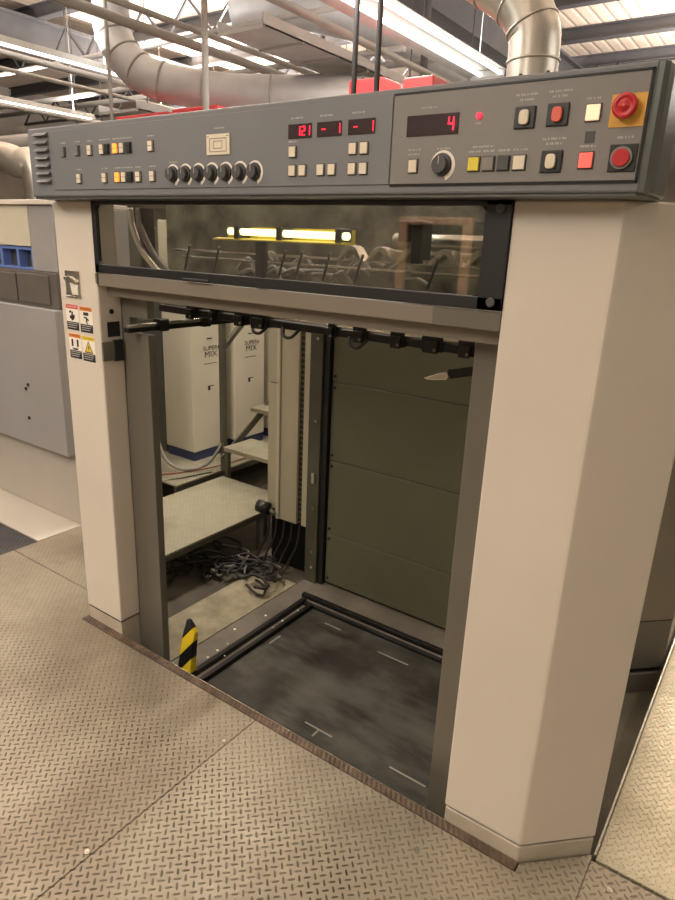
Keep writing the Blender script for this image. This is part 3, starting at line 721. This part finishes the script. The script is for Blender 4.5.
# ------------------------------------------------------------------ grey machine at far left
G = thing('delivery_unit', 'long grey machine unit behind the left pillar with dark hatch and blue insert', 'machine', (-2.8, .8, PIT))
X0, X1 = -4.6, -1.91
MB().box(X0, X1, .55, 1.0, PIT, .43).build('base', 'hazy', G, .004)
MB().box(X0, X1, .275, .549, PIT, .0).build('step_ledge', 'hazy', G, .004)
MB().box(X0, X1, .50, 1.0, .432, 1.25).build('side_panel', 'hazy2', G, .006)
q = MB(); q.box(X0, X1, .53, 1.0, 1.252, 1.44, 0); q.box(X0, -2.30, .52, .53, 1.27, 1.42, 1); q.box(-2.28, -1.98, .52, .53, 1.27, 1.425, 1); q.build('hatch', ['hazy3', 'hazy3'], G, .004)
q = MB(); q.box(X0, -2.145, .55, 1.0, 1.442, 1.455, 0); q.box(X0, -2.145, .55, 1.0, 1.545, 1.562, 0); q.box(X0, -2.145, .60, 1.0, 1.455, 1.545, 1)
for x in (-2.155, -2.30, -2.47, -2.62): q.box(x-.012, x+.012, .55, .62, 1.455, 1.545, 0)
q.build('insert', ['blue', 'darkgrey'], G, .002)
MB().box(X0, -2.145, .54, 1.0, 1.565, 1.775).build('upper_cover', 'boxwhite', G, .004)
MB().box(-2.140, X1, .54, 1.0, 1.442, 1.775).build('end_cover', 'hazy2', G, .004)
MB().box(X0, X1, .52, 1.0, 1.776, 1.80).build('top_rail', 'beige', G, .003)
for px_, pz_ in ((-2.395, .80), (-2.42, .775), (-2.42, .60)): MB().cyl((px_+.15, .50, pz_), (px_+.15, .494, pz_), .010, 12).build('bolt', 'black', G)

# ------------------------------------------------------------------ right rear side cover (bevelled column of the next unit)
Rr = thing('side_column', 'grey bevelled machine column seen in the gap right of the wide pillar', 'machine column', (.9, 1.2, PIT))
def slab(x0, x1, off, z0, z1): return [(x0, x0+.18+off), (x1, x1+.18+off), (x1, x1+.5), (x0, x1+.5)]
MB().prism(slab(.87, 1.128, 0, 0, 0), .205, 1.75).build('upper_cover', 'beam', Rr, .004)
MB().prism(slab(.87, 1.126, .002, 0, 0), -.03, .200).build('lower_cover', 'post', Rr, .004)
MB().prism(slab(.88, 1.10, .02, 0, 0), -.055, -.03).build('gap_strip', 'black', Rr)
MB().prism(slab(.87, 1.126, .0, 0, 0), PIT, -.055).build('base', 'post', Rr, .003)

# ------------------------------------------------------------------ overhead
def fixture(x, y0, y1, z, label, group='ceiling strip lights', tubes=2, w=.22, power=1, up=1, tint=(1, .905, .80)):
    f = thing('strip_light', label, 'strip light', (x, (y0+y1)/2, z), group)
    q = MB(); q.extr([(x-w/2, z), (x-w/4, z+.06), (x+w/4, z+.06), (x+w/2, z), (x+w/2, z+.004), (x+w/4, z+.066), (x-w/4, z+.066), (x-w/2, z+.004)], 1, y0, y1)
    h = q.build('reflector', 'fixture', f)
    for sx in ([-1, 1] if tubes == 2 else [0]):
        MB().cyl((x+sx*w*.22, y0+.03, z+.022), (x+sx*w*.22, y1-.03, z+.022), .016 if tubes == 2 else .03, 12).build('tube', 'tube', f)
    for yy in (y0+.005, y1-.025): MB().box(x-w*.3, x+w*.3, yy, yy+.02, z, z+.055).build('end_cap', 'fixture', f)
    for yy in (y0+.3, y1-.3): MB().cyl((x, yy, z+.06), (x, yy, 5.0), .004, 6).build('hanger', 'pipe', f)
    for sx in ([-1, 1] if tubes == 2 else [0]):      # downward light of each tube
        ld = bpy.data.lights.new('tube_light', 'AREA'); ld.shape = 'RECTANGLE'; ld.size = .03; ld.size_y = y1-y0-.1
        ld.energy = 13*(y1-y0)*LK*power*(2 if tubes == 1 else 1); ld.color = tint
        lo = bpy.data.objects.new('tube_light', ld); COL.objects.link(lo); lo.location = (sx*w*.22, 0, .004); lo.parent = f
    ld = bpy.data.lights.new('roof_fill_light', 'AREA'); ld.shape = 'RECTANGLE'; ld.size = w; ld.size_y = y1-y0-.1   # added fill light to brighten the roof; the reflector has no slots
    ld.energy = (20 if w > .4 else 60)*(y1-y0)*LK*power*up; ld.color = (1, .93, .86)
    lo = bpy.data.objects.new('roof_fill_light', ld); COL.objects.link(lo); lo.location = (0, 0, .075); lo.rotation_euler = (PI, 0, 0); lo.parent = f
    return f
LK = .9
fixture(-1.56, .1, 2.5, 3.2, 'strip light hanging over the console, nearer of the two in line', w=.46)
fixture(-1.56, 2.55, 4.95, 3.2, 'strip light hanging in line behind the nearer one, by the silver duct', w=.46)
fixture(-4.95, 1.05, 3.45, 3.2, 'bright strip light at the top left, upper of the two', tubes=1, w=.14)
fixture(-7.6, 2.45, 4.85, 3.2, 'bright strip light at the left just above the console end', tubes=1, w=.14)
fixture(-3.2, -3.4, -1.0, 3.2, 'added strip light behind the camera on the left', power=1.1)  # unseen, added to light the pillar fronts
fixture(-.6, -4.2, -1.8, 3.2, 'added strip light behind the camera over the deck', power=1.5)  # added out of view to light the front of the press
fixture(4.0, -4.4, -2.0, 3.2, 'added strip light behind the camera at the right', power=.75, tint=(.96, .98, .82))  # added greenish fill for the bevelled pillar face
fixture(2.6, 1.6, 4.0, 3.3, 'added strip light out of view over the right walkway plate', power=.62)  # unseen, put in to brighten the walkway plate
fixture(-4.95, 5.5, 7.9, 3.4, 'added far strip light deep in the hall', power=2, up=2.2)  # extra light added to brighten the roof on the left
fixture(1.6, 6.0, 8.4, 3.4, 'added far strip light out of view, deep in the hall behind the duct', power=1, up=2.2)  # placed out of frame to light the roof
fixture(.3, 8.6, 11.0, 3.4, 'added farthest strip light out of view at the right of the hall', power=1, up=3)  # added beyond the frame to light the roof at top right
fixture(-9, 7, 9.4, 3.6, 'added far strip light deep in the hall at the left', power=2, up=2.5)  # extra light added for the far left roof
fixture(-4.4, -.9, 1.0, 3.2, 'added strip light out of view over the grey machine at left', power=1)  # unseen extra light for the grey machine
# silver elbow duct behind the console
D = thing('silver_duct', 'large silver segmented elbow duct rising behind the console', 'duct', (.045, 1.8, 1.8))
path = curve([(.045, 1.8, 1.75), (.045, 1.8, 2.48), (.02, 1.8, 2.63), (-.06, 1.8, 2.74), (-.20, 1.8, 2.84), (-.42, 1.8, 2.98), (-.65, 1.8, 3.15), (-.85, 1.8, 3.4), (-.86, 1.8, 5.0)], 6)
MB().tube(path, .116, 28).build('duct', 'galv', D)
for i in (6, 12, 18, 24, 30, 36, 42):
    d_ = (path[min(i+1, len(path)-1)]-path[i-1]).normalized(); MB().tube([path[i]-d_*.006, path[i]-d_*.003, path[i]+d_*.003, path[i]+d_*.006], [.116, .122, .122, .116], 28).build('seam_ring', 'galv', D)
# grey duct at the left
D = thing('grey_duct', 'grey segmented duct dropping then bending right at the top left', 'duct', (-4.5, 3, 3), )
path = curve([(-4.62, 3, 5.0), (-4.60, 3, 3.75), (-4.58, 3, 3.45), (-4.42, 3.05, 3.2), (-4.15, 3.2, 3.05), (-3.6, 3.6, 2.98), (-2.6, 4.3, 3.0), (-2.1, 5.2, 3.0), (-2.0, 6.5, 3.0), (-2.0, 12, 3.0)], 6)
MB().tube(path, .17, 22).build('duct', 'paintduct', D)
for i in range(4, 46, 4):
    d_ = (path[min(i+1, len(path)-1)]-path[i-1]).normalized(); MB().tube([path[i]-d_*.012, path[i]-d_*.006, path[i]+d_*.006, path[i]+d_*.012], [.17, .182, .182, .17], 22).build('seam_ring', 'pipe', D)
D = MB(); D.tube(curve([(-4.2, 4.3, 3.95), (-3.6, 4.5, 3.95), (-3.25, 5.2, 3.95), (-3.2, 6.4, 3.95), (-3.2, 12, 3.95)], 6), .22, 20)
tag(D.build('grey_duct', 'paintduct'), 'wide grey duct crossing high above the thinner elbow duct', 'duct')
# flat cable trays and pipes
def pipe(a, b, r, label, m='pipe', group='overhead pipes'):
    tag(MB().cyl(a, b, r, 12).build('overhead_pipe', m), label, 'pipe', group)
pipe((-4.01, 2.5, 1.8), (-4.01, 2.5, 5.0), .016, 'thin pale upright conduit in front of the grey elbow duct', group='upright conduits')
pipe((-2.84, 2.5, 1.5), (-2.82, 2.5, 5.0), .026, 'pale upright pipe above the middle of the console', group='upright conduits')
for x in (-1.455, -1.275): pipe((x, 2.525, 2.2), (x, 2.525, 5.0), .018, 'one of the twin upright pipes just left of the twin tube light', m='steelbeam', group='twin upright pipes')
for x, y in ((-2.6, 5.5), (-3.6, 5.0)): pipe((x, y, 1.5), (x, y, 5.0), .04 if y > 5.2 else .025, 'dark upright pipe far behind the console', 'steelbeam', 'dark uprights behind')
for i, (z, y) in enumerate(((3.60, 3.8), (3.46, 4.6), (3.62, 5.6), (3.46, 6.4), (3.52, 7.3), (3.46, 8.0), (3.58, 9.2), (3.46, 6.9))):
    pipe((-14, y, z), (-2.35, y+.05*i, z), .026+.007*(i % 3), 'long pipe running across the hall under the roof', group='pipes across the hall')
for i, (x, z) in enumerate(((-6.3, 3.3), (-5.65, 3.3), (-3.75, 3.32), (-3.4, 3.32), (-2.3, 3.32), (-8.4, 3.3))):
    pipe((x, -1, z), (x, 14, z), .025+.008*(i % 3), 'long pipe running into the depth of the hall', group='pipes into the depth')
def tray(x0, x1, y0, y1, z, label):
    q = MB(); q.box(x0, x1, y0, y1, z, z+.01); q.box(x0, x0+.01, y0, y1, z, z+.09); q.box(x1-.01, x1, y0, y1, z, z+.09)
    n_ = int((y1-y0)/.5)
    for i in range(n_): q.box(x0, x1, y0+.5*i, y0+.5*i+.02, z-.02, z)
    tag(q.build('cable_tray', 'paintduct'), label, 'cable tray', 'overhead cable trays')
tray(-3.1, -2.6, 2.9, 14, 3.25, 'grey cable tray over the middle of the hall')
tray(-6.0, -5.3, 3.8, 14, 3.0, 'grey cable tray near the left strip lights')
# diagonal braces of roof trusses
for i, yy in enumerate((5.3, 8.5, 11.7)):
    t_ = thing('roof_truss', 'grey lattice roof truss, %s' % ('nearest', 'middle one', 'farthest')[i], 'truss', (-4, yy, 3.9), 'roof trusses')
    MB().bar((-15.5, yy, 4.15), (-3.1, yy, 4.15), .08, .05).build('lower_chord', 'steelbeam', t_)
    q = MB(); x = -15.5; up = True
    while x < -3.5:
        q.bar((x, yy, 4.16 if up else 4.6), (x+.45, yy, 4.6 if up else 4.16), .03, .03); x += .45; up = not up
    q.build('lattice', 'steelbeam', t_)
# hanging rods
for i in range(14):
    x = random.uniform(-9, -2.2); y = random.uniform(4, 9); z = random.uniform(2.8, 3.4)
    tag(MB().cyl((x, y, z), (x, y, 5.0), .008, 6).build('hanging_rod', 'steelbeam'), 'thin hanging rod below the roof behind the console', 'rod', 'hanging rods')
# red units over the machines
def redbox(x0, x1, y, z0, z1, label):
    q = MB(); q.extr([(x0, z0), (x1, z0), (x1-.02, z1), (x0+.0, z1)], 1, y, y+.25); b = q.build('red_box', 'redbox', None, .008); tag(b, label, 'box', 'red boxes on top of the press units')
redbox(-1.83, -1.50, 3.0, 2.25, 2.81, 'red box above the console left of the twin tube light')
redbox(-1.36, -1.10, 3.0, 2.25, 2.785, 'smaller red box under the twin tube light')
redbox(-4.62, -3.85, 3.0, 2.25, 2.745, 'long red box above the left end of the console')
redbox(-3.80, -3.20, 3.0, 2.25, 2.755, 'red box right of the long red one')
# press units far behind carrying them
tag(MB().box(-5.2, -.9, 2.95, 3.9, 1.95, 2.25).build('press_top_cover', 'hazy2', None, .01), 'grey top cover carrying the red boxes behind the console', 'machine cover')
for x in (-5.1, -3.0, -1.0): tag(MB().box(x-.08, x+.08, 3.4, 3.56, PIT, 1.95).build('support_post', 'post'), 'grey post under the rear top cover', 'post', 'rear cover posts')
# hazy duct loop at the far left between the console and the white cover
q = MB(); q.tube(curve([(-6.9, 2.6, 2.35), (-6.5, 2.7, 2.42), (-6.1, 2.8, 2.35), (-5.9, 2.9, 2.1), (-5.88, 2.9, PIT)], 6), .16, 16)
tag(q.build('silver_hose', 'galv'), 'silver hose curving down beyond the left end of the console', 'hose')
q = MB(); q.cyl((-9, 3.0, 2.60), (-5.9, 3.0, 2.60), .08, 16); tag(q.build('overhead_pipe', 'pipe'), 'thick pale pipe level with the console top at far left', 'pipe')

# tan framed cabinet added behind the camera to stand in for the window reflection
dr = thing('tan_cabinet', 'added tan framed cabinet behind the camera, to be mirrored in the window', 'cabinet', (-.94, -3.7, PIT))
MB().box(-1.58, -.99, -4.0, -3.55, PIT, 1.86).build('body', 'darkpanel', dr)
for a_ in ((-1.62, -1.54, PIT, 1.88), (-1.03, -.95, PIT, 1.88), (-1.54, -1.03, 1.82, 1.88)): MB().box(a_[0], a_[1], -3.55, -3.50, a_[2], a_[3]).build('frame', 'beigeframe', dr, .01)

# ------------------------------------------------------------------ camera, world
W = Matrix(((0.8140859, 0.57933975, 0.04036835), (0.20844184, -0.22660671, -0.95142073), (-0.54204811, 0.78295265, -0.30523597)))
cam = bpy.data.cameras.new('camera'); co = bpy.data.objects.new('camera', cam); COL.objects.link(co)
Rm = Matrix((W[0], -W[1], -W[2])).transposed()
co.matrix_world = Matrix.Translation((1.3, -1.465, 1.65)) @ Rm.to_4x4()
cam.sensor_fit = 'VERTICAL'; cam.sensor_height = 36; cam.lens = 645.43/900*36; cam.clip_start = .05
S.camera = co
w = bpy.data.worlds.new('world'); S.world = w; w.use_nodes = True
w.node_tree.nodes['Background'].inputs[0].default_value = (.9, .92, 1, 1); w.node_tree.nodes['Background'].inputs[1].default_value = .3
S.view_settings.view_transform = 'Standard'; S.view_settings.look = 'None'; S.view_settings.gamma = 1; S.view_settings.exposure = 0.14
